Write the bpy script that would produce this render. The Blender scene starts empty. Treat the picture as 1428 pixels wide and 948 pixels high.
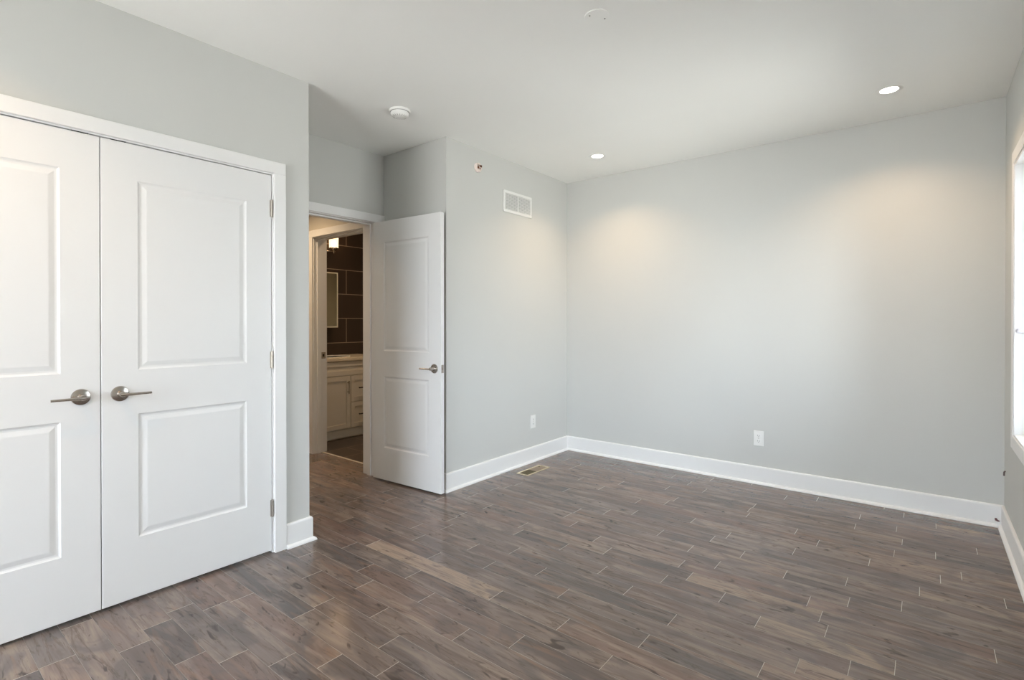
import bpy, bmesh, math, random
from mathutils import Vector, Matrix
C = bpy.context.scene.collection
R = math.radians

# ------------------------------------------------------------------ camera, sky, exposure
CAM_H = 1.245
cam = bpy.data.cameras.new('camera'); co = bpy.data.objects.new('camera', cam); C.objects.link(co)
co.location = (0, 0, CAM_H)
co.rotation_euler = (R(90) - 0.005, 0, 0.674)
cam.sensor_width = 36; cam.lens = 722.57 / 1428 * 36; cam.shift_y = -20.5 / 1428
cam.clip_start = 0.02
bpy.context.scene.camera = co

SKY = 4.3
LAMP = 0.18
EXPOSURE = 1.86
world = bpy.data.worlds.new('sky'); bpy.context.scene.world = world; world.use_nodes = True
nt = world.node_tree; nt.nodes.clear()
wo = nt.nodes.new('ShaderNodeOutputWorld'); bg = nt.nodes.new('ShaderNodeBackground')
tc = nt.nodes.new('ShaderNodeTexCoord'); sx = nt.nodes.new('ShaderNodeSeparateXYZ'); cr = nt.nodes.new('ShaderNodeValToRGB')
nt.links.new(tc.outputs['Generated'], sx.inputs[0])
mp = nt.nodes.new('ShaderNodeMapRange'); mp.inputs['From Min'].default_value = -1; mp.inputs['From Max'].default_value = 1
nt.links.new(sx.outputs['Z'], mp.inputs['Value']); nt.links.new(mp.outputs[0], cr.inputs[0])
cr.color_ramp.elements[0].position = 0.47; cr.color_ramp.elements[0].color = (0.78, 0.78, 0.76, 1)
cr.color_ramp.elements[1].position = 0.53; cr.color_ramp.elements[1].color = (0.82, 0.94, 1.08, 1)
nt.links.new(cr.outputs[0], bg.inputs[0]); bg.inputs[1].default_value = SKY * 1.0
nt.links.new(bg.outputs[0], wo.inputs[0])
vs = bpy.context.scene.view_settings
vs.view_transform = 'Standard'; vs.look = 'None'; vs.gamma = 1; vs.use_curve_mapping = False; vs.exposure = EXPOSURE

# ------------------------------------------------------------------ room dimensions
H = 2.614
XA = -2.76           # closet wall and vent wall
XD = -3.492          # wall with the doorway
XR = 0.3755          # window wall
YE = 2.679           # return wall behind the open door
YC = 4.324           # far wall
YA = 1.593           # closet corner
YF = -2.4            # wall behind the camera
WT = 0.14            # thickness of the doorway wall

# ------------------------------------------------------------------ materials
def mat(name, col, rough=.5, metal=0, spec=.5, **kw):
    m = bpy.data.materials.new(name); m.use_nodes = True
    b = m.node_tree.nodes['Principled BSDF']
    b.inputs['Base Color'].default_value = (*col, 1); b.inputs['Roughness'].default_value = rough
    b.inputs['Metallic'].default_value = metal; b.inputs['Specular IOR Level'].default_value = spec
    for k, v in kw.items(): b.inputs[k.replace('_', ' ')].default_value = v
    return m
def node(m, t, **kw):
    n = m.node_tree.nodes.new(t)
    for k, v in kw.items(): setattr(n, k, v)
    return n
def link(m, a, b): m.node_tree.links.new(a, b)
def noisy(m, scale=200, strength=.02, var=.02, dist=.001):
    """orange-peel bump and a very slight tone variation"""
    b = m.node_tree.nodes['Principled BSDF']
    t = node(m, 'ShaderNodeTexCoord'); n = node(m, 'ShaderNodeTexNoise'); n.inputs['Scale'].default_value = scale
    n.inputs['Detail'].default_value = 3
    link(m, t.outputs['Object'], n.inputs['Vector'])
    bp = node(m, 'ShaderNodeBump'); bp.inputs['Strength'].default_value = strength; bp.inputs['Distance'].default_value = dist
    link(m, n.outputs['Fac'], bp.inputs['Height']); link(m, bp.outputs[0], b.inputs['Normal'])
    n2 = node(m, 'ShaderNodeTexNoise'); n2.inputs['Scale'].default_value = 1.7
    link(m, t.outputs['Object'], n2.inputs['Vector'])
    c = b.inputs['Base Color'].default_value[:]
    mx = node(m, 'ShaderNodeMix', data_type='RGBA')
    mx.inputs['A'].default_value = (c[0]*(1-var), c[1]*(1-var), c[2]*(1-var), 1)
    mx.inputs['B'].default_value = (c[0]*(1+var), c[1]*(1+var), c[2]*(1+var), 1)
    link(m, n2.outputs['Fac'], mx.inputs['Factor']); link(m, mx.outputs['Result'], b.inputs['Base Color'])
    return m
WALL = noisy(mat('pale_grey_wall_paint', (.62, .625, .605), .85, spec=.2), 260, .05)
HALLP = noisy(mat('hall_wall_paint', (.60, .57, .51), .85, spec=.2), 260, .05)
CEIL = noisy(mat('ceiling_paint', (.90, .905, .88), .9, spec=.15), 180, .04)
TRIM = noisy(mat('white_trim_paint', (.84, .84, .835), .42, spec=.4), 30, .02, .01)
DOORP = noisy(mat('white_door_paint', (.80, .80, .795), .45, spec=.4), 60, .03, .01)
PLASTIC = mat('white_plastic', (.84, .84, .82), .35)
PLASTICD = mat('dark_slot', (.05, .05, .05), .6)
NICKEL = mat('satin_nickel', (.42, .38, .34), .24, 1)
NICKELD = mat('aged_nickel', (.42, .38, .33), .35, 1)
BRASS = mat('tan_register_enamel', (.60, .52, .36), .45, .1)
BRASSD = mat('register_damper', (.16, .13, .07), .55, .2)
BRASSM = mat('register_shutter', (.30, .23, .16), .5, .2)
BLACK = mat('black_metal', (.02, .02, .02), .5)
COPPER = mat('dark_copper', (.16, .07, .04), .35, .8)
PINK = mat('blush_escutcheon', (.88, .76, .70), .35)
BROWN = mat('brown_rubber', (.10, .07, .07), .6)
DARK_GREY = mat('dark_grey_matte', (.30, .30, .29), .9)
CAB = noisy(mat('cream_cabinet_paint', (.70, .66, .59), .45), 80, .02, .01)
STONE = noisy(mat('cream_counter_stone', (.74, .66, .54), .2), 12, .0, .08)

def emit(name, col, s):
    m = bpy.data.materials.new(name); m.use_nodes = True; n = m.node_tree; n.nodes.clear()
    e = n.nodes.new('ShaderNodeEmission'); e.inputs[0].default_value = (*col, 1); e.inputs[1].default_value = s
    o = n.nodes.new('ShaderNodeOutputMaterial'); n.links.new(e.outputs[0], o.inputs[0]); return m
WARM = (1, .71, .43)
LENS = emit('downlight_lens', (1, .93, .82), 6)
BULB = emit('frosted_bulb', (1, .74, .45), 6)

def glass_mat(name, tint=(1, 1, 1), rough=0.0):
    m = bpy.data.materials.new(name); m.use_nodes = True; n = m.node_tree; n.nodes.clear()
    o = n.nodes.new('ShaderNodeOutputMaterial'); mx = n.nodes.new('ShaderNodeMixShader')
    t = n.nodes.new('ShaderNodeBsdfTransparent'); t.inputs[0].default_value = (*tint, 1)
    g = n.nodes.new('ShaderNodeBsdfGlossy'); g.inputs['Roughness'].default_value = rough
    f = n.nodes.new('ShaderNodeFresnel'); f.inputs[0].default_value = 1.45
    n.links.new(f.outputs[0], mx.inputs[0]); n.links.new(t.outputs[0], mx.inputs[1]); n.links.new(g.outputs[0], mx.inputs[2])
    n.links.new(mx.outputs[0], o.inputs[0]); return m
GLASS = glass_mat('window_glass', (.97, .985, .98))
SHADE = glass_mat('lit_frosted_shade', (1, .86, .66), .1)
_n = SHADE.node_tree; _o = [n for n in _n.nodes if n.type == 'OUTPUT_MATERIAL'][0]; _m = [n for n in _n.nodes if n.type == 'MIX_SHADER'][0]
_e = _n.nodes.new('ShaderNodeEmission'); _e.inputs[0].default_value = (1, .74, .45, 1); _e.inputs[1].default_value = .75
_a = _n.nodes.new('ShaderNodeMixShader'); _a.inputs[0].default_value = .45
_n.links.new(_m.outputs[0], _a.inputs[1]); _n.links.new(_e.outputs[0], _a.inputs[2]); _n.links.new(_a.outputs[0], _o.inputs[0])
MIRROR = mat('mirror_glass', (.80, .83, .76), .04, 1)
MIRROR_EDGE = mat('bright_bevel', (.85, .83, .76), .25, .3)

def wood_floor():
    m = bpy.data.materials.new('stained_maple_planks'); m.use_nodes = True
    b = m.node_tree.nodes['Principled BSDF']
    L = lambda a, c: link(m, a, c)
    tc = node(m, 'ShaderNodeTexCoord'); at = node(m, 'ShaderNodeAttribute', attribute_name='plank')
    sep = node(m, 'ShaderNodeSeparateColor'); L(at.outputs['Color'], sep.inputs[0])
    # every plank is cut from its own piece of wood
    off = node(m, 'ShaderNodeVectorMath', operation='SCALE'); off.inputs['Scale'].default_value = 37
    L(at.outputs['Color'], off.inputs[0])
    add = node(m, 'ShaderNodeVectorMath', operation='ADD'); L(tc.outputs['Object'], add.inputs[0]); L(off.outputs[0], add.inputs[1])
    def noise(sc, vec, detail=3, rough=.55, dist=0.0):
        mp = node(m, 'ShaderNodeMapping'); mp.inputs['Scale'].default_value = vec; L(add.outputs[0], mp.inputs[0])
        n = node(m, 'ShaderNodeTexNoise'); n.inputs['Scale'].default_value = sc; n.inputs['Detail'].default_value = detail
        n.inputs['Roughness'].default_value = rough; n.inputs['Distortion'].default_value = dist
        L(mp.outputs[0], n.inputs['Vector']); return n.outputs['Fac']
    def ramp(src, *st):
        r = node(m, 'ShaderNodeValToRGB'); L(src, r.inputs[0]); e = r.color_ramp.elements
        while len(e) < len(st): e.new(.5)
        for i, (p, c) in enumerate(st):
            e[i].position = p; e[i].color = (*c, 1) if isinstance(c, tuple) else (c, c, c, 1)
        return r.outputs[0]
    def mix(f, a, c, mode='MIX'):
        n = node(m, 'ShaderNodeMix', data_type='RGBA', blend_type=mode)
        if isinstance(f, float): n.inputs['Factor'].default_value = f
        else: L(f, n.inputs['Factor'])
        for s, k in ((a, 'A'), (c, 'B')):
            if isinstance(s, tuple): n.inputs[k].default_value = (*s, 1)
            else: L(s, n.inputs[k])
        return n.outputs['Result']
    base = ramp(sep.outputs[0], (0, (.072, .060, .058)), (.20, (.106, .085, .077)), (.50, (.146, .114, .099)), (.82, (.190, .146, .120)), (1, (.285, .212, .160)))
    warm = mix(ramp(sep.outputs[1], (.45, 0.0), (1, .65)), base, (.168, .108, .088))
    grey = mix(ramp(sep.outputs[2], (.6, 0.0), (1, .5)), warm, (.105, .100, .098))
    grain = noise(1, (5, 150, 1), 4, .6)
    c1 = mix(ramp(grain, (.35, .0), (.70, .40)), grey, (.088, .066, .055))
    pale = noise(1, (2.0, 15, 1), 3, .55, .9)
    c2 = mix(ramp(pale, (.48, 0.0), (.64, .50)), c1, (.250, .194, .155))
    band = noise(1, (1.6, 13, 1), 3, .6, 1.4)
    c3 = mix(ramp(band, (.50, 0.0), (.62, .42), (.76, .65)), c2, (.070, .052, .045))
    cloud = noise(1, (4.2, 7, 1), 3, .55, 1.0)
    c4 = mix(ramp(cloud, (.50, 0.0), (.64, .62)), c3, (.080, .071, .069))
    vein = noise(1, (2.4, 22, 1), 4, .65, 2.8)
    c5a = mix(ramp(vein, (.56, 0.0), (.62, .60), (.66, .15)), c4, (.052, .036, .028))
    knot = noise(1, (7, 20, 1), 2, .5, 1.6)
    c5 = mix(ramp(knot, (.63, 0.0), (.69, .60), (.74, .88)), c5a, (.040, .030, .026))
    rust = noise(1, (2.8, 18, 1), 2, .5, 1.1)
    c6 = mix(ramp(rust, (.60, 0.0), (.72, .45)), c5, (.19, .115, .080))
    c7 = mix(1.0, c6, (1.27, 1.26, 1.27), 'MULTIPLY')
    L(c7, b.inputs['Base Color'])
    b.inputs['Roughness'].default_value = .17
    b.inputs['Specular IOR Level'].default_value = .55
    bp = node(m, 'ShaderNodeBump'); bp.inputs['Strength'].default_value = .10; bp.inputs['Distance'].default_value = .0008
    L(band, bp.inputs['Height']); L(bp.outputs[0], b.inputs['Normal'])
    return m
WOOD = wood_floor()
GROOVE = mat('plank_end_highlight', (.46, .41, .36), .4)  # pale colour stands in for window highlights on the end bevels
SEAM_M = mat('plank_side_highlight', (.32, .275, .24), .4)  # weaker painted highlight along the long bevels

def tile_mat(name, c1, c2, mort, w, h, axes, loc, rough=.35, gap=.0035):
    """brick-bond tiles with grout; axes maps object x,y,z to the brick's u,v"""
    m = bpy.data.materials.new(name); m.use_nodes = True; b = m.node_tree.nodes['Principled BSDF']
    tc = node(m, 'ShaderNodeTexCoord'); s = node(m, 'ShaderNodeSeparateXYZ'); c = node(m, 'ShaderNodeCombineXYZ')
    link(m, tc.outputs['Object'], s.inputs[0])
    for i in (0, 1):
        a = node(m, 'ShaderNodeMath', operation='ADD'); a.inputs[1].default_value = -loc[i]
        link(m, s.outputs[axes[i]], a.inputs[0]); link(m, a.outputs[0], c.inputs[i])
    br = node(m, 'ShaderNodeTexBrick'); br.offset = .5; br.offset_frequency = 2
    br.inputs['Scale'].default_value = 1; br.inputs['Brick Width'].default_value = w; br.inputs['Row Height'].default_value = h
    br.inputs['Mortar Size'].default_value = gap; br.inputs['Mortar Smooth'].default_value = 0
    br.inputs['Color1'].default_value = (*c1, 1); br.inputs['Color2'].default_value = (*c2, 1); br.inputs['Mortar'].default_value = (*mort, 1)
    link(m, c.outputs[0], br.inputs['Vector']); link(m, br.outputs['Color'], b.inputs['Base Color'])
    b.inputs['Roughness'].default_value = rough
    bp = node(m, 'ShaderNodeBump', invert=True); bp.inputs['Strength'].default_value = .5; bp.inputs['Distance'].default_value = .002
    link(m, br.outputs['Fac'], bp.inputs['Height']); link(m, bp.outputs[0], b.inputs['Normal'])
    return m
WTILE = tile_mat('brown_wall_tile', (.036, .024, .020), (.044, .029, .023), (.34, .27, .21), .61, .288, ('Y', 'Z'), (3.608, 1.008 - 5*.288))
FTILE = tile_mat('brown_floor_tile', (.040, .028, .023), (.048, .034, .027), (.24, .19, .15), .61, .305, ('Y', 'X'), (2.70, -4.51 - 20*.305))

# ------------------------------------------------------------------ mesh helpers
def obj(name, bm, m, parent=None, smooth=False, mats=None):
    me = bpy.data.meshes.new(name); bmesh.ops.recalc_face_normals(bm, faces=bm.faces)
    bm.to_mesh(me); bm.free()
    for x in (mats or [m]): me.materials.append(x)
    if smooth:
        for p in me.polygons: p.use_smooth = True
        try: me.set_sharp_from_angle(angle=R(35))
        except Exception: pass
    o = bpy.data.objects.new(name, me); C.objects.link(o)
    if parent: o.parent = parent
    return o
def struct(name, bm, m, label=None, **k):
    o = obj(name, bm, m, **k); o['kind'] = 'structure'
    if label: o['label'] = label; o['category'] = name.split('_')[0]
    return o
def thing(name, label, cat, loc=(0, 0, 0), rot=(0, 0, 0), group=None, kind=None):
    o = bpy.data.objects.new(name, None); C.objects.link(o); o.empty_display_size = .05
    o.location = loc; o.rotation_euler = rot; o['label'] = label; o['category'] = cat
    if group: o['group'] = group
    if kind: o['kind'] = kind
    return o
def box(bm, x0, x1, y0, y1, z0, z1, bev=0, seg=1):
    t = bmesh.new(); bmesh.ops.create_cube(t, size=1)
    for v in t.verts:
        v.co = ((x0+x1)/2 + v.co.x*abs(x1-x0), (y0+y1)/2 + v.co.y*abs(y1-y0), (z0+z1)/2 + v.co.z*abs(z1-z0))
    if bev: bmesh.ops.bevel(t, geom=t.edges[:], offset=bev, segments=seg, affect='EDGES', profile=.5)
    merge(bm, t); return bm
def merge(bm, t, M=None):
    if M: t.transform(M)
    me = bpy.data.meshes.new('tmp'); t.to_mesh(me); t.free(); bm.from_mesh(me); bpy.data.meshes.remove(me)
def B(*a, **k): return box(bmesh.new(), *a, **k)
def lathe(bm, prof, M=None, n=32):
    """prof: (radius, height) about local Z"""
    t = bmesh.new(); rings = []
    for r, z in prof:
        if r < 1e-6: rings.append([t.verts.new((0, 0, z))])
        else: rings.append([t.verts.new((r*math.cos(2*math.pi*i/n), r*math.sin(2*math.pi*i/n), z)) for i in range(n)])
    for a, b in zip(rings, rings[1:]):
        for i in range(n):
            j = (i+1) % n
            if len(a) == 1 and len(b) == 1: continue
            if len(a) == 1: t.faces.new((a[0], b[j], b[i]))
            elif len(b) == 1: t.faces.new((a[i], a[j], b[0]))
            else: t.faces.new((a[i], a[j], b[j], b[i]))
    for ring in (rings[0], rings[-1]):
        if len(ring) > 1: t.faces.new(ring)
    merge(bm, t, M); return bm
def tube(bm, pts, r, n=12, radii=None):
    """round bar through pts, capped"""
    t = bmesh.new(); P = [Vector(p) for p in pts]; rings = []
    for i, p in enumerate(P):
        d = ((P[i]-P[i-1]).normalized() if i else Vector()) + ((P[i+1]-P[i]).normalized() if i < len(P)-1 else Vector())
        d.normalize(); u = d.orthogonal().normalized() if i == 0 else (rings_u - d*rings_u.dot(d)).normalized()
        rings_u = u; w = d.cross(u); rr = radii[i] if radii else r
        rings.append([t.verts.new(p + u*rr*math.cos(2*math.pi*k/n) + w*rr*math.sin(2*math.pi*k/n)) for k in range(n)])
    for a, b in zip(rings, rings[1:]):
        for k in range(n): t.faces.new((a[k], a[(k+1) % n], b[(k+1) % n], b[k]))
    t.faces.new(rings[0]); t.faces.new(rings[-1])
    merge(bm, t); return bm
def sweep(bm, path, prof, cap=True):
    """extrude profile (offset to the left of travel, z) along a flat polyline with mitred corners.
    path points: (x, y) or (x, y, (mx, my)) where (mx, my) is a forced mitre vector for one unit of offset"""
    t = bmesh.new(); P = [Vector((p[0], p[1])) for p in path]; n = len(P); rings = []
    for i in range(n):
        if len(path[i]) > 2: o = Vector(path[i][2])
        else:
            ns = []
            if i: d = (P[i]-P[i-1]).normalized(); ns.append(Vector((-d.y, d.x)))
            if i < n-1: d = (P[i+1]-P[i]).normalized(); ns.append(Vector((-d.y, d.x)))
            o = ns[0] if len(ns) == 1 else (ns[0]+ns[1]) / (1 + ns[0].dot(ns[1]))
        rings.append([t.verts.new((P[i].x + o.x*a, P[i].y + o.y*a, z)) for a, z in prof])
    m = len(prof)
    for a, b in zip(rings, rings[1:]):
        for k in range(m): t.faces.new((a[k], a[(k+1) % m], b[(k+1) % m], b[k]))
    t.faces.new(rings[0]); t.faces.new(rings[-1])
    merge(bm, t); return bm

# ------------------------------------------------------------------ floor: individual planks with V edges painted pale as highlights
JOINTS = {-8: [-2.474, -2.13], -7: [-2.015], -6: [-2.439, -1.856], -5: [-1.71], -3: [-2.09, -1.633], -2: [-1.831], -1: [-2.083, -1.447], 0: [-2.224, -1.765, -1.244], 1: [-2.516, -1.978, -0.912], 2: [-2.439, -1.531, -1.167], 3: [-2.857, -2.051, -0.858], 4: [-2.293, -1.75, -1.3, -0.459], 5: [-2.433, -1.96, -1.501, -0.827, -0.361], 6: [-1.751, -1.079, -0.212], 7: [-1.269, -0.544, -0.083], 8: [-1.887, -1.566, -0.99, -0.718, -0.31], 9: [-1.354, -0.903], 10: [-1.478, -0.982, -0.406, 0.207], 11: [-0.833, -0.265], 12: [-1.807, -1.01, -0.54, -0.079], 13: [-1.226, -0.766], 14: [-1.637], 15: [-0.899, -0.557], 16: [-1.142, -0.226, 0.059], 17: [-0.473], 18: [-1.398, -0.601], 19: [-0.897], 21: [-0.907]}
def build_floor():
    rnd = random.Random(11); PW, Y0 = .1044, 1.537; g = .0011; dz = .0009
    bm = bmesh.new(); cl = bm.loops.layers.float_color.new('plank')
    def quad(ps, mi, col):
        f = bm.faces.new([bm.verts.new(p) for p in ps]); f.material_index = mi
        for l in f.loops: l[cl] = col
    def plank(x0, x1, y0, y1):
        if x1-x0 < .01 or y1-y0 < .006: return
        col = (rnd.random(), rnd.random(), rnd.random(), 1)
        a = [(x0+g, y0+g*.6, 0), (x1-g, y0+g*.6, 0), (x1-g, y1-g*.6, 0), (x0+g, y1-g*.6, 0)]
        o = [(x0, y0, -dz), (x1, y0, -dz), (x1, y1, -dz), (x0, y1, -dz)]
        quad(a, 0, col)
        for i in range(4):
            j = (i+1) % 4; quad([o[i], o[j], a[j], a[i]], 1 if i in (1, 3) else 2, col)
    k0 = int(math.floor((YF-.02 - Y0)/PW)); k1 = int(math.ceil((YC+.01 - Y0)/PW))
    for k in range(k0, k1):
        y0 = Y0+k*PW; y1 = min(y0+PW, YC+.01)
        xs = list(JOINTS.get(k, []))
        XL = -6.25 if y0 < 2.745 else -2.80
        pts = []
        # fill outwards and inwards from the joints seen in the picture
        cur = xs[0] if xs else rnd.uniform(-2.9, -2.2)
        if not xs: xs = [cur]
        c = xs[0]
        while c > -6.3:
            c -= rnd.uniform(.42, 1.15); pts.append(c)
        for a, b in zip(xs, xs[1:]):
            pts.append(a); gap = b-a
            if gap > 1.35:
                nn = int(gap // .95) or 1
                for q in range(1, nn+1): pts.append(a + gap*(q + rnd.uniform(-.12, .12))/(nn+1))
        pts.append(xs[-1]); c = xs[-1]
        while c < .4:
            c += rnd.uniform(.45, 1.15); pts.append(c)
        pts = sorted(p for p in pts if XL+.06 < p < XR-.04)
        ed = [XL] + pts + [XR+.01]
        for a, b in zip(ed, ed[1:]):
            if y1 > 2.745 and a < -3.60 and y0 < 2.745:
                plank(a, min(b, -3.60), y0, 2.745)
                if b > -3.60: plank(-3.60, b, y0, y1)
            else: plank(a, b, y0, y1)
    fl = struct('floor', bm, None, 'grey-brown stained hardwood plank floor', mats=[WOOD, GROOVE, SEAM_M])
    box_ = B(-6.3, XR+.2, YF-.2, YC+.2, -.12, -.004)
    sub = obj('subfloor', box_, DARK_GREY, fl)
    return fl
build_floor()
o = struct('floor_tiles', B(-5.55, -3.45, 2.757, 4.7, -.003, .001), FTILE, 'dark brown tiled bathroom floor')
o['category'] = 'floor'
struct('trim_1', B(-4.52, -3.60, 2.742, 2.762, -.003, .004, bev=.0015), mat('pale_threshold_strip', (.50, .45, .40), .4), 'thin pale strip between the wood and tile floors')

# ------------------------------------------------------------------ ceiling and walls
struct('ceiling', B(-6.3, XR+.3, YF-.2, YC+.45, H, H+.12), CEIL, 'flat pale grey-white ceiling')
struct('wall_back', B(XA-.14, XR+.17, YC, YC+.15, -.05, H), WALL, 'long far wall with a single outlet')
W1 = (2.65, 3.79, .645, 2.085)      # first window opening: y0, y1, z0, z1
W_FILL = (-2.50, -.95, .30, 2.20)      # unseen window added behind the camera for fill light: x0, x1, z0, z1
bm = bmesh.new(); RT = .15
for a, b in ((YF-.15, W1[0]), (W1[1], YC)): box(bm, XR, XR+RT, a, b, -.05, H)
for w in (W1,):
    box(bm, XR, XR+RT, w[0], w[1], -.05, w[2]); box(bm, XR, XR+RT, w[0], w[1], w[3], H)
struct('wall_right', bm, WALL, 'window wall at the right edge')
bm = bmesh.new()
box(bm, XA-.14, W_FILL[0], YF-RT, YF, -.05, H); box(bm, W_FILL[1], XR, YF-RT, YF, -.05, H)
box(bm, W_FILL[0], W_FILL[1], YF-RT, YF, -.05, W_FILL[2]); box(bm, W_FILL[0], W_FILL[1], YF-RT, YF, W_FILL[3], H)
struct('wall_front', bm, WALL)
# closet wall with the double-door opening, and its return round the corner
CD0, CD1, CDH = -.110, 1.379, 2.043
bm = bmesh.new()
box(bm, XA-.115, XA, YF, CD0-.02, -.05, H); box(bm, XA-.115, XA, CD1+.02, YA, -.05, H)
box(bm, XA-.115, XA, CD0-.02, CD1+.02, CDH+.02, H)
box(bm, XD, XA-.115, YA-.115, YA, -.05, H)
struct('wall_closet', bm, WALL, 'wall above and beside the white closet doors')
# wall with the open doorway
DD0, DD1, DDH = 1.838, 2.580, 2.050
bm = bmesh.new()
box(bm, XD-WT, XD, YF, DD0-.02, -.05, H); box(bm, XD-WT, XD, DD1+.02, YE, -.05, H)
box(bm, XD-WT, XD, DD0-.02, DD1+.02, DDH+.02, H)
struct('wall_doorway', bm, WALL, 'recessed grey wall above the open doorway')
bm = bmesh.new()
box(bm, XD-WT, XA, YE, YE+.13, -.05, H); box(bm, XA-.13, XA, YE+.13, YC, -.05, H)
struct('wall_left', bm, WALL, 'grey wall carrying the air grille, wrapping behind the open door')
# hall and bathroom beyond
BD0, BD1, BDH, BY0, BY1 = -4.530, -3.70, 2.045, 2.665, 2.800
bm = bmesh.new()
box(bm, -6.2, BD0-.02, BY0, BY1, -.05, H); box(bm, BD1+.02, XD-WT, BY0, BY1, -.05, H)
box(bm, BD0-.02, BD1+.02, BY0, BY1, BDH+.02, H)
struct('wall_hall', bm, HALLP, 'warm beige hall wall around the bathroom doorway')
bm = bmesh.new(); box(bm, -6.3, -6.2, 1.2, 2.9, -.05, H); box(bm, -6.2, XD-WT, 1.2, 1.3, -.05, H)
struct('wall_hall_end', bm, HALLP)
struct('wall_bathroom', B(-5.55, -5.42, BY1, 4.7, -.05, H), WTILE, 'dark brown large-tile bathroom wall')
bm = bmesh.new(); box(bm, -5.55, -3.45, 4.6, 4.7, -.05, H); box(bm, -3.50, -3.40, YE+.13, 4.7, -.05, H)
struct('wall_bathroom_side', bm, HALLP)

# ------------------------------------------------------------------ baseboards with shoe moulding
BB = [(0, 0), (.014, 0), (.014, .124), (.0125, .130), (.009, .134), (0, .134)]
SH = [(.014, 0), (.031, 0), (.0305, .006), (.028, .011), (.0235, .0155), (.018, .018), (.014, .0185)]
def baseboard(name, path, label):
    o = struct(name, sweep(bmesh.new(), path, BB), TRIM, label); o['category'] = 'baseboard'
    obj('shoe_molding', sweep(bmesh.new(), path, SH), TRIM, o)
# travel keeps the room on the left
q = 1
baseboard('baseboard_left', [(XA, YC, (1, -1)), (XA, YE, (1, -1)), (XD+.02, YE)], 'white baseboard under the air grille wall')
baseboard('baseboard_back', [(XR, YC, (-1, -1)), (XA, YC, (1, -1))], 'long white baseboard along the far wall')
baseboard('baseboard_right', [(XR, YF, (-1, 1)), (XR, YC, (-1, -1))], 'white baseboard below the window')
baseboard('baseboard_closet', [(XD, YA), (XA, YA, (1, 1)), (XA, 1.4485)], 'short white baseboard stub wrapping the closet corner')
baseboard('baseboard_hall', [(BD0-.072, BY0), (-6.2, BY0)], 'white baseboard in the hall left of the bathroom doorway')

# ------------------------------------------------------------------ closet door frame and doors
def frame_casing(bm, plane, sgn, axis, a0, a1, top, w=.064, t=.017, rev=.006, side=(1, 1), wl=None, wr=None):
    """flat casing round an opening. axis 'y': wall plane x=plane, 'x': wall plane y=plane; sgn: which way it stands proud"""
    p0, p1 = sorted((plane, plane + sgn*t)); wl = wl or w; wr = wr or w
    def bx(u0, u1, z0, z1):
        if axis == 'y': box(bm, p0, p1, u0, u1, z0, z1, bev=.0018)
        else: box(bm, u0, u1, p0, p1, z0, z1, bev=.0018)
    if side[0]: bx(a0-rev-wl, a0-rev, 0, top+rev)
    if side[1]: bx(a1+rev, a1+rev+wr, 0, top+rev)
    bx(a0-rev-(wl if side[0] else 0), a1+rev+(wr if side[1] else 0), top+rev, top+rev+w)
def jamb(bm, p0, p1, axis, a0, a1, top, stop=None):
    def bx(u0, u1, z0, z1, q0=p0, q1=p1, bev=0.001):
        if axis == 'y': box(bm, q0, q1, u0, u1, z0, z1, bev=bev)
        else: box(bm, u0, u1, q0, q1, z0, z1, bev=bev)
    bx(a0-.019, a0, 0, top+.019); bx(a1, a1+.019, 0, top+.019); bx(a0, a1, top, top+.019)
    if stop:
        s0, s1 = stop
        bx(a0, a0+.011, 0, top, s0, s1); bx(a1-.011, a1, 0, top, s0, s1); bx(a0+.011, a1-.011, top-.011, top, s0, s1)
t = thing('door_1', 'white trim framing the double closet doors', 'door frame', (0, 0, 0), kind='structure'); t.name = 'trim_2'
bm = bmesh.new(); frame_casing(bm, XA, 1, 'y', CD0, CD1, CDH); obj('door_casing', bm, TRIM, t)
bm = bmesh.new(); jamb(bm, XA-.115, XA, 'y', CD0, CD1, CDH, (XA-.075, XA-.042)); obj('door_jamb', bm, TRIM, t)

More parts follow.
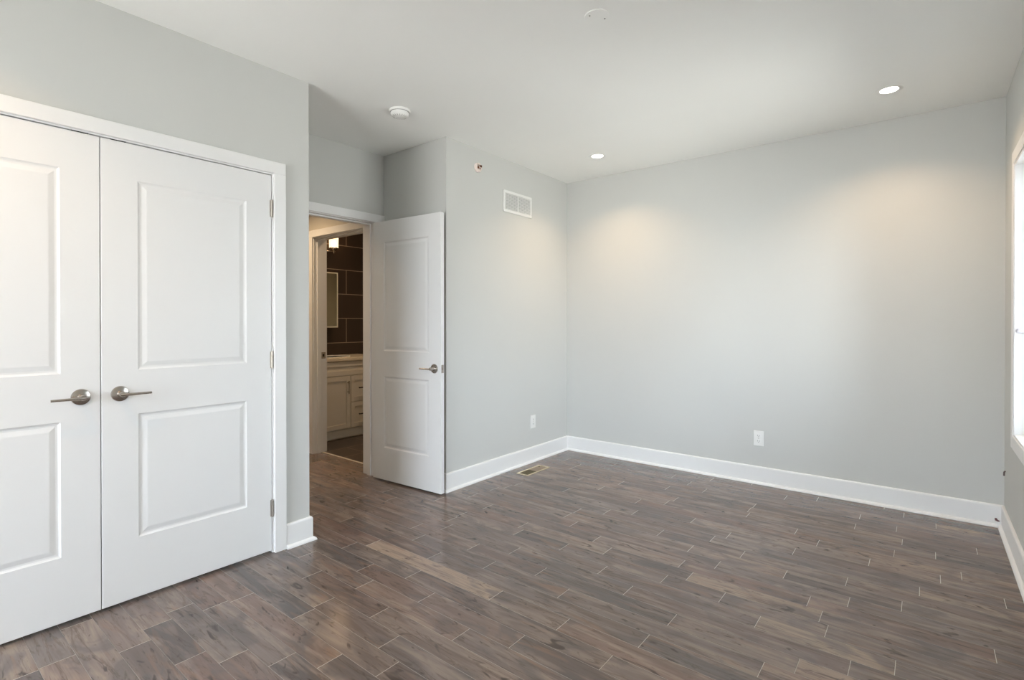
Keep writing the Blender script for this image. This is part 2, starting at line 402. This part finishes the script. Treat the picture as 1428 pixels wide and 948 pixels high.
def door_slab(w, z0, z1, T, panels):
    """two-panel moulded slab: local x along the width, y = thickness (front face y=0), both faces moulded"""
    bm = bmesh.new(); e = .0015
    prof = [(0, 0), (.004, .0028), (.009, .0048), (.016, .0050), (.034, .0014), (.037, .0011)]
    xs = sorted({e, w-e} | {p[0] for p in panels} | {p[1] for p in panels}); zs = sorted({z0+e, z1-e} | {p[2] for p in panels} | {p[3] for p in panels})
    for s, y in ((1, 0), (-1, T)):
        for a, b in zip(xs, xs[1:]):
            for c, d in zip(zs, zs[1:]):
                if any(abs(a-p[0]) < 1e-6 and abs(b-p[1]) < 1e-6 and abs(c-p[2]) < 1e-6 and abs(d-p[3]) < 1e-6 for p in panels): continue
                bm.faces.new([bm.verts.new(v) for v in ((a, y, c), (b, y, c), (b, y, d), (a, y, d))])
        for p in panels:
            pr = [[(p[0]+i, y+s*h, p[2]+i), (p[1]-i, y+s*h, p[2]+i), (p[1]-i, y+s*h, p[3]-i), (p[0]+i, y+s*h, p[3]-i)] for i, h in prof]
            rings = [[bm.verts.new(v) for v in r] for r in pr]
            for a, b in zip(rings, rings[1:]):
                for k in range(4): bm.faces.new((a[k], a[(k+1) % 4], b[(k+1) % 4], b[k]))
            bm.faces.new(rings[-1])
    # bevelled rim and edges
    A = [(e, 0, z0+e), (w-e, 0, z0+e), (w-e, 0, z1-e), (e, 0, z1-e)]; A2 = [(0, e, z0), (w, e, z0), (w, e, z1), (0, e, z1)]
    B2 = [(0, T-e, z0), (w, T-e, z0), (w, T-e, z1), (0, T-e, z1)]; BB_ = [(e, T, z0+e), (w-e, T, z0+e), (w-e, T, z1-e), (e, T, z1-e)]
    for P, Q in ((A, A2), (A2, B2), (B2, BB_)):
        for k in range(4): bm.faces.new([bm.verts.new(v) for v in (P[k], P[(k+1) % 4], Q[(k+1) % 4], Q[k])])
    bmesh.ops.remove_doubles(bm, verts=bm.verts, dist=1e-5)
    return bm
def lever_handle(parent, loc, d, face=1, label=None):
    """rose + lever on a door whose face looks along local -Y*face; lever points along local x*d"""
    x, z = loc; f = face; y0 = 0 if f > 0 else .035
    M = Matrix.Translation((x, y0, z)) @ Matrix.Rotation(R(90)*f, 4, 'X')
    rose = lathe(bmesh.new(), [(0, 0), (.0335, 0), (.0335, .003), (.032, .0055), (.026, .0075), (.013, .009), (.0115, .012), (.0115, .046), (.010, .050), (0, .0505)], M, 40)
    h = obj('door_handle', rose, NICKEL, parent, smooth=True)
    yy = y0 - f*.050
    lv = tube(bmesh.new(), [(x - d*.008, yy+f*.004, z-.001), (x+d*.004, yy, z-.001), (x+d*.06, yy-f*.002, z-.001), (x+d*.104, yy, z-.001)], .0055, 14, [.006, .0065, .0055, .005])
    obj('lever', lv, NICKEL, h, smooth=True)
    pin = lathe(bmesh.new(), [(0, 0), (.0022, 0), (.0022, .0006), (0, .0006)], Matrix.Translation((x+.001, y0 - f*.0068, z+.021)) @ Matrix.Rotation(R(90)*f, 4, 'X'), 10)
    obj('screw', pin, BLACK, h)
    return h
def hinge(parent, x, z, y=-.004):
    bm = bmesh.new(); hh = .089
    for k in range(5):
        a = z - hh/2 + k*hh/5
        lathe(bm, [(0, a+.0004), (.0062, a+.0004), (.0062, a+hh/5-.0004), (0, a+hh/5-.0004)], Matrix.Translation((x, y, 0)), 16)
    lathe(bm, [(0, z-hh/2-.003), (.004, z-hh/2-.003), (.004, z+hh/2+.003), (0, z+hh/2+.003)], Matrix.Translation((x, y, 0)), 12)
    box(bm, x-.010, x+.010, y+.003, y+.0055, z-hh/2, z+hh/2)
    return obj('hinge', bm, NICKELD, parent, smooth=True)
SEAM = .634; DW = .740
# local x runs along world +Y, local y (thickness) runs along world -X  -> rotation +90 deg about Z
PAN = [(.133, .609, .283, .838), (.133, .609, 1.035, 1.879)]
d2 = thing('door_1', 'right leaf of the white double closet doors, beside the wall corner', 'door', (XA-.001, SEAM+.0016, 0), (0, 0, R(90)), kind='structure')
obj('door_slab', door_slab(DW, .014, 2.039, .035, PAN), DOORP, d2)
lever_handle(d2, (.066, .934), 1)
for z in (1.860, 1.045, .243): hinge(d2, DW+.0015, z)
d1 = thing('door_2', 'left leaf of the white double closet doors, cut by the photo edge', 'door', (XA-.001, SEAM-.0016-DW, 0), (0, 0, R(90)), kind='structure')
obj('door_slab', door_slab(DW, .014, 2.039, .035, PAN), DOORP, d1)
lever_handle(d1, (DW-.066, .934), -1)
for z in (1.860, 1.045, .243): hinge(d1, -.0015, z)
for d, u in ((d1, DW-.065), (d2, .062)):
    obj('ball_catch', B(u-.028, u+.028, .0005, .03, 2.0392, 2.0425), BLACK, d)

# ------------------------------------------------------------------ doorway and the open door
t = thing('trim_3', 'white trim framing the open doorway', 'door frame', kind='structure')
bm = bmesh.new(); frame_casing(bm, XD, 1, 'y', DD0, DD1, DDH, wr=.0925-.0005); frame_casing(bm, XD-WT, -1, 'y', DD0, DD1, DDH, side=(1, 1), wr=.06)
obj('door_casing', bm, TRIM, t)
bm = bmesh.new(); jamb(bm, XD-WT, XD, 'y', DD0, DD1, DDH, (XD-.082, XD-.038)); obj('door_jamb', bm, TRIM, t)
PD = [(.128, .612, .266, .825), (.128, .612, 1.025, 1.876)]
d3 = thing('door_3', 'open white two-panel bedroom door standing beside the doorway', 'door', (-3.450, 2.540, 0), (0, 0, R(3.5)), kind='structure')
obj('door_slab', door_slab(.733, .012, 2.040, .035, PD), DOORP, d3)
lever_handle(d3, (.671, .912), -1); lever_handle(d3, (.671, .912), -1, face=-1)
lp = B(.7325, .7342, .006, .029, .883, .941); lp = box(lp, .7335, .741, .012, .022, .904, .920, bev=.002)
obj('latch_plate', lp, NICKELD, d3)
for z in (1.860, 1.045, .243): hinge(d3, -.003, z, .041)

# ------------------------------------------------------------------ bathroom doorway
t = thing('trim_4', 'white trim framing the bathroom doorway beyond the hall', 'door frame', kind='structure')
bm = bmesh.new(); frame_casing(bm, BY0, -1, 'x', BD0, BD1, BDH, side=(1, 0)); obj('door_casing', bm, TRIM, t)
bm = bmesh.new(); jamb(bm, BY0, BY1, 'x', BD0, BD1, BDH, (BY0+.03, BY0+.065)); obj('door_jamb', bm, TRIM, t)
sp = B(BD0, BD0+.0018, 2.742, 2.785, .900, .962, bev=.0006); obj('strike_plate', sp, NICKELD, t)
obj('strike_hole', B(BD0+.0016, BD0+.0022, 2.753, 2.772, .918, .944), BLACK, t)

# ------------------------------------------------------------------ windows (daylight)
def window(n, w, label):
    y0, y1, z0, z1 = w
    t = thing('window_%d' % n, label, 'window', kind='structure')
    cw = .068; bm = bmesh.new(); X0, X1 = XR-.017, XR
    box(bm, X0, X1, y0-cw, y0, z0-cw, z1+cw, bev=.002); box(bm, X0, X1, y1, y1+cw, z0-cw, z1+cw, bev=.002)
    box(bm, X0, X1, y0, y1, z1, z1+cw, bev=.002); box(bm, X0, X1, y0, y1, z0-cw, z0, bev=.002)
    obj('window_casing', bm, TRIM, t)
    bm = bmesh.new(); D = XR+.15
    box(bm, XR-.012, D, y0, y0+.012, z0, z1); box(bm, XR-.012, D, y1-.012, y1, z0, z1)
    box(bm, XR-.012, D, y0+.012, y1-.012, z1-.012, z1); box(bm, XR-.012, D, y0+.012, y1-.012, z0, z0+.012)
    obj('window_jamb', bm, TRIM, t)
    ym = (y0+y1)/2; xs0, xs1 = XR+.085, XR+.125
    for a, b in ((y0+.012, ym-.012), (ym+.012, y1-.012)):
        bm = bmesh.new(); f = .045
        box(bm, xs0, xs1, a, a+f, z0+.012, z1-.012, bev=.002); box(bm, xs0, xs1, b-f, b, z0+.012, z1-.012, bev=.002)
        box(bm, xs0, xs1, a+f, b-f, z0+.012, z0+.012+f, bev=.002); box(bm, xs0, xs1, a+f, b-f, z1-.012-f, z1-.012, bev=.002)
        s = obj('window_frame', bm, PLASTIC, t)
        obj('glass_pane', B(XR+.103, XR+.107, a+f-.004, b-f+.004, z0+.012+f-.004, z1-.012-f+.004), GLASS, s)
    obj('mullion', B(xs0-.01, xs1+.01, ym-.012, ym+.012, z0+.012, z1-.012), PLASTIC, t)
    # light portal filling the opening: guides the sky's own light in
    li = bpy.data.lights.new('daylight_portal', 'AREA'); li.shape = 'RECTANGLE'; li.size = z1-z0; li.size_y = y1-y0
    li.cycles.is_portal = True
    lo = bpy.data.objects.new('daylight_portal', li); C.objects.link(lo); lo.parent = t
    lo.location = (XR+.16, ym, (z0+z1)/2); lo.rotation_euler = (0, R(90), 0)
    return t
w1 = window(1, W1, 'bright white-framed window cut by the right photo edge')
bm = bmesh.new()
tube(bm, [(XR+.004, 3.778, 1.203), (XR+.004, 3.757, 1.203)], .012, 16)
tube(bm, [(XR+.002, 3.766, 1.203), (XR+.022, 3.762, 1.200), (XR+.046, 3.764, 1.206)], .009, 12, [.014, .011, .003])
obj('window_latch', bm, mat('pale_lilac_plastic', (.60, .58, .62), .5), w1, smooth=True)
w_fill = window(2, (-W_FILL[1], -W_FILL[0], W_FILL[2], W_FILL[3]), 'unseen white-framed window added behind the camera for fill light')
# same window turned to the front wall: local +x (outwards) becomes world -y
w_fill.rotation_euler = (0, 0, R(-90)); w_fill.location = (0, YF + XR, 0)

# ------------------------------------------------------------------ ceiling lamps
def downlight(x, y, label, power=8):
    t = thing('recessed_light', label, 'ceiling light', (x, y, H), group='recessed ceiling lights')
    ring = bmesh.new()
    pr = [(.045, .004), (.045, -.002), (.048, -.0040), (.064, -.0035), (.068, -.001), (.068, .004)]
    n = 48; rs = [[ring.verts.new((r*math.cos(2*math.pi*i/n), r*math.sin(2*math.pi*i/n), z)) for i in range(n)] for r, z in pr]
    for k in range(len(rs)):
        a, b = rs[k], rs[(k+1) % len(rs)]
        for i in range(n): ring.faces.new((a[i], a[(i+1) % n], b[(i+1) % n], b[i]))
    obj('trim_ring', ring, PLASTIC, t, smooth=True)
    obj('lens', lathe(bmesh.new(), [(0, -.0005), (.045, -.0005), (.045, .003), (0, .003)], None, 40), LENS, t)
    li = bpy.data.lights.new('lamp', 'AREA'); li.shape = 'DISK'; li.size = .082; li.energy = power*LAMP; li.color = WARM; li.spread = R(125)
    lo = bpy.data.objects.new('lamp', li); C.objects.link(lo); lo.parent = t; lo.location = (0, 0, -.006)
    return t
downlight(-2.113, 3.769, 'smaller-looking round recessed light near the far left ceiling corner')
downlight(-.173, 3.769, 'larger-looking round recessed light near the right end of the far wall')
downlight(-2.113, .02, 'recessed light over the closet doors, outside the photo', 10)
downlight(-.173, .10, 'recessed light above the camera position', 7)
downlight(-4.45, 2.05, 'recessed light in the hall beyond the doorway', 18)
downlight(-4.35, 3.35, 'unseen recessed fill light added in the bathroom ceiling beyond the far doorway', 12)  # added lamp, brightens the vanity

# ------------------------------------------------------------------ ceiling and wall fittings
t = thing('smoke_detector', 'round white smoke detector on the ceiling before the doorway recess', 'smoke detector', (-2.655, 2.165, H))
obj('mounting_base', lathe(bmesh.new(), [(0, 0), (.066, 0), (.067, -.006), (.064, -.013), (0, -.013)], None, 40), PLASTIC, t, smooth=True)
obj('sensor_housing', lathe(bmesh.new(), [(0, -.0145), (.056, -.0145), (.058, -.020), (.056, -.030), (.045, -.041), (.030, -.046), (0, -.047)], None, 40), PLASTIC, t, smooth=True)
obj('gap_shadow_ring', lathe(bmesh.new(), [(0, -.0125), (.059, -.0125), (.059, -.015), (0, -.015)], None, 40), DARK_GREY, t).name = 'gap_shade'  # grey disc painted as the shade in the gap below the base
bm = bmesh.new()
for k in range(18):
    a = 2*math.pi*k/18; c, s = math.cos(a), math.sin(a)
    tube(bm, [(c*.0475, s*.0475, -.0388), (c*.036, s*.036, -.0445)], .0014, 6)
obj('vent_slots', bm, DARK_GREY, t)
t = thing('junction_cover', 'flush round blank cover plate on the ceiling near the top edge', 'cover plate', (-1.152, 2.052, H))
obj('cover_disc', lathe(bmesh.new(), [(0, .001), (.057, .001), (.057, -.003), (.0555, -.0042), (0, -.0042)], None, 48), CEIL, t, smooth=True)
for a in (R(55), R(235)):
    obj('screw', lathe(bmesh.new(), [(0, -.004), (.004, -.004), (.0035, -.0056), (0, -.006)], Matrix.Translation((.037*math.cos(a), .037*math.sin(a), 0)), 14), DARK_GREY, t)
t = thing('sprinkler_head', 'small round blush-white sidewall fire sprinkler above the open door', 'sprinkler', (XA, 3.017, 2.463))
RX = Matrix.Rotation(R(90), 4, 'Y')
obj('escutcheon', lathe(bmesh.new(), [(0, 0), (.036, 0), (.037, .004), (.035, .016), (.031, .021), (.025, .021), (.021, .012), (0, .010)], RX, 36), PINK, t, smooth=True)
bm = bmesh.new(); lathe(bm, [(0, .006), (.009, .006), (.009, .016), (0, .016)], RX, 16)
tube(bm, [(.014, -.007, .007), (.030, -.010, .010), (.040, 0, .001)], .0022, 8); tube(bm, [(.014, .007, -.007), (.030, .010, -.010), (.040, 0, .001)], .0022, 8)
obj('frame_arms', bm, COPPER, t, smooth=True)
bm = bmesh.new(); box(bm, .039, .0415, -.011, .011, -.004, .013, bev=.0008); obj('deflector', bm, COPPER, t)

def outlet(loc, rotz, label):
    """plate in local XZ, facing local -Y"""
    t = thing('wall_outlet', label, 'outlet', loc, (0, 0, rotz), group='duplex wall outlets')
    obj('cover_plate', B(-.0365, .0365, -.0065, 0, -.0585, .0585, bev=.0025, seg=2), PLASTIC, t)
    for s in (-1, 1):
        zc = s*.0205
        r = obj('receptacle', B(-.0165, .0165, -.0082, -.005, zc-.0145, zc+.0145, bev=.001), PLASTIC, t)
        bm = bmesh.new(); box(bm, -.0075, -.0055, -.0085, -.0075, zc-.003, zc+.006); box(bm, .0055, .0075, -.0085, -.0075, zc-.003, zc+.005)
        lathe(bm, [(0, 0), (.0022, 0), (.0022, .0012), (0, .0012)], Matrix.Translation((0, -.0073, zc-.008)) @ Matrix.Rotation(R(90), 4, 'X'), 10)
        obj('socket_slots', bm, PLASTICD, r)
    obj('screw', lathe(bmesh.new(), [(0, 0), (.003, 0), (.0028, .001), (0, .0013)], Matrix.Translation((0, -.0063, 0)) @ Matrix.Rotation(R(90), 4, 'X'), 12), NICKELD, t)
    return t
outlet((-1.008, YC, .351), 0, 'white duplex outlet low on the wide far wall')
outlet((XA, 3.754, .357), R(90), 'white duplex outlet low on the wall below the air grille')

t = thing('return_grille', 'white louvered air grille high on the left wall near the corner', 'air vent', (XA, 3.531, 2.2665), (0, 0, R(90)))
gw, gh, bd = .197, .0915, .024
bm = bmesh.new()
def ringbox(bm, x0, x1, z0, z1, b, y0, y1, bev=.002):
    box(bm, x0, x1, y0, y1, z1-b, z1, bev=bev); box(bm, x0, x1, y0, y1, z0, z0+b, bev=bev)
    box(bm, x0, x0+b, y0, y1, z0+b, z1-b, bev=bev); box(bm, x1-b, x1, y0, y1, z0+b, z1-b, bev=bev)
ringbox(bm, -gw, gw, -gh, gh, bd, -.009, 0); box(bm, -.006, .006, -.0085, -.0005, -gh+bd, gh-bd, bev=.001)
obj('grille_frame', bm, PLASTIC, t)
obj('duct_backing', B(-gw+.02, gw-.02, -.0012, -.0002, -gh+.02, gh-.02), mat('grey_duct_liner', (.42, .42, .41), .9), t)
N = 11
for side in (-1, 1):
    for k in range(N):
        zc = -gh+bd + (k+.5)*(2*gh-2*bd)/N
        bm = bmesh.new(); box(bm, -.0835, .0835, -.0045, .0045, -.0009, .0009)
        bm.transform(Matrix.Translation((side*.0895, -.0052, zc)) @ Matrix.Rotation(R(-40), 4, 'X'))
        obj('louver', bm, PLASTIC, t)

t = thing('floor_register', 'tan metal floor vent register set in the planks by the left wall', 'floor vent', (-2.579, 3.518, 0))
fw, fl_ = .058, .158
bm = bmesh.new()
box(bm, -fw, fw, -fl_, -fl_+.014, 0.0001, .005, bev=.0015); box(bm, -fw, fw, fl_-.014, fl_, 0.0001, .005, bev=.0015)
box(bm, -fw, -fw+.014, -fl_+.014, fl_-.014, 0.0001, .005, bev=.0015); box(bm, fw-.014, fw, -fl_+.014, fl_-.014, 0.0001, .005, bev=.0015)
obj('register_frame', bm, BRASS, t)
obj('damper', B(-fw+.012, fw-.012, -fl_+.012, -.012, .0002, .0012), BRASSD, t)
obj('shutter', B(-fw+.012, fw-.012, -.012, fl_-.012, .0002, .0030), BRASSM, t)
bm = bmesh.new()
for k in range(11):
    y = -fl_+.020 + k*.0123; box(bm, -fw+.013, fw-.013, y-.0016, y+.0016, .0012, .0036)
obj('register_fins', bm, BRASSD, t)
obj('adjusting_lever', B(-.026, -.016, .110, .116, .003, .0085, bev=.001), BRASSD, t)

t = thing('cable_stub', 'short brown cable stub poking from the wall in the right corner', 'cable', (XR, 4.255, .350))
obj('cable_sheath', tube(bmesh.new(), [(.002, 0, .006), (-.004, 0, .006), (-.007, 0, .001), (-.0075, 0, -.020)], .0045, 12), BROWN, t, smooth=True)
t = thing('cable_end', 'tiny dark plum cable end at the baseboard in the right corner', 'cable', (XR-.034, YC-.030, .046))
bm = bmesh.new(); tube(bm, [(-.004, .016, .002), (-.004, 0, .001), (.004, -.004, -.003), (.011, .002, -.004)], .005, 12, [.006, .006, .005, .003])
obj('cable_sheath', bm, mat('plum_rubber', (.16, .08, .09), .6), t, smooth=True)

# ------------------------------------------------------------------ bathroom fittings
VX = -4.880; VB = -5.418; VY0, VY1 = 2.86, 3.75; VS = 3.303
t = thing('bathroom_vanity', 'cream shaker bathroom vanity seen through the far doorway', 'vanity', (VX, VY0, 0))
def rel(b): b.transform(Matrix.Translation((-VX, -VY0, 0))); return b
bm = B(VB, VX-.019, VY0, VY1, .001, .832)
obj('cabinet_body', rel(bm), CAB, t)
obj('base_rail', rel(B(VX-.019, VX-.004, VY0, VY1, .014, .102, bev=.001)), noisy(mat('base_light_tint', (.55, .55, .53), .5), 50, .02, .01), t)  # cabinet tone greyed to carry the different light on this rail
def shaker(name, y0, y1, z0, z1, rail=.048, par=t):
    bm = bmesh.new(); X0, X1 = VX-.019, VX
    box(bm, X0, X1, y0, y0+rail, z0, z1, bev=.0012); box(bm, X0, X1, y1-rail, y1, z0, z1, bev=.0012)
    box(bm, X0, X1, y0+rail, y1-rail, z0, z0+rail, bev=.0012); box(bm, X0, X1, y0+rail, y1-rail, z1-rail, z1, bev=.0012)
    box(bm, X0, X1-.008, y0+rail-.002, y1-rail+.002, z0+rail-.002, z1-rail+.002)
    return obj(name, rel(bm), CAB, par)
def pull(parent, y, z, vertical, L_=.13):
    bm = bmesh.new(); h = L_/2; x = VX+.028
    if vertical:
        tube(bm, [(x, y, z-h), (x, y, z+h)], .006, 12)
        for s in (-1, 1): tube(bm, [(VX-.001, y, z+s*h*.7), (x, y, z+s*h*.7)], .0045, 10)
    else:
        tube(bm, [(x, y-h, z), (x, y+h, z)], .006, 12)
        for s in (-1, 1): tube(bm, [(VX-.001, y+s*h*.7, z), (x, y+s*h*.7, z)], .0045, 10)
    obj('pull_handle', rel(bm), NICKEL if vertical else BLACK, parent, smooth=True)
d = shaker('cabinet_door', VY0+.003, VS-.003, .106, .668); pull(d, VS-.040, .548, True, .142)
d = shaker('drawer', VS+.003, VY1-.003, .388, .668); pull(d, 3.455, .532, False)
d = shaker('drawer', VS+.003, VY1-.003, .106, .380); pull(d, 3.455, .245, False)
shaker('false_front', VY0+.003, VY1-.003, .678, .828, .052)
obj('countertop', rel(B(VB, VX+.012, VY0-.006, VY1+.01, .834, .867, bev=.003)), STONE, t)
bm = bmesh.new(); lathe(bm, [(.19, 0), (.195, .008), (.20, .008), (.20, 0), (.19, 0)], Matrix.Translation((-5.15, 3.25, .867)) @ Matrix.Scale(.85, 4, (1, 0, 0)), 36)
obj('sink_rim', rel(bm), PLASTIC, t, smooth=True)

t = thing('medicine_cabinet', 'frameless mirrored medicine cabinet hanging on the brown tile wall', 'mirror cabinet', (-5.42, 3.15, 1.19))
obj('cabinet_box', B(0, .10, -.27, .262, .005, .625), PLASTIC, t)
obj('mirror_door', B(.101, .119, -.275, .268, 0, .631, bev=.001), MIRROR, t)
bm = bmesh.new(); ringbox_y = bm
box(bm, .1185, .1205, -.275, -.262, 0, .631); box(bm, .1185, .1205, .255, .268, 0, .631); box(bm, .1185, .1205, -.262, .255, .618, .631); box(bm, .1185, .1205, -.262, .255, 0, .013)
obj('bevel_edge', bm, MIRROR_EDGE, t)

t = thing('vanity_light', 'lit vanity light with glass shades above the mirror cabinet', 'wall light', (-5.42, 3.15, 2.06))
obj('back_plate', B(.0, .022, -.09, .09, -.05, .05, bev=.004), NICKEL, t)
bm = bmesh.new(); tube(bm, [(.11, -.24, 0), (.11, .24, 0)], .006, 12); tube(bm, [(.02, 0, 0), (.11, 0, 0)], .008, 12)
obj('crossbar', bm, NICKEL, t, smooth=True)
for y in (-.215, 0, .215):
    s = obj('glass_shade', None or lathe(bmesh.new(), [(.046, .042), (.050, .042), (.052, .155), (.048, .155), (.046, .042)], Matrix.Translation((.12, y, 0)), 32), SHADE, t, smooth=True)
    obj('socket_cup', lathe(bmesh.new(), [(0, -.022), (.006, -.022), (.007, .0), (.012, .012), (.046, .030), (.047, .042), (0, .042)], Matrix.Translation((.12, y, 0)), 28), NICKEL, s, smooth=True)
    obj('bulb', lathe(bmesh.new(), [(0, .043), (.012, .045), (.014, .060), (.028, .085), (.030, .100), (.022, .118), (0, .126)], Matrix.Translation((.12, y, 0)), 24), BULB, s, smooth=True)
li = bpy.data.lights.new('lamp', 'POINT'); li.energy = 2.5*LAMP; li.color = (1, .66, .36); li.shadow_soft_size = .05
lo = bpy.data.objects.new('lamp', li); C.objects.link(lo); lo.parent = t; lo.location = (.26, .2, .10)
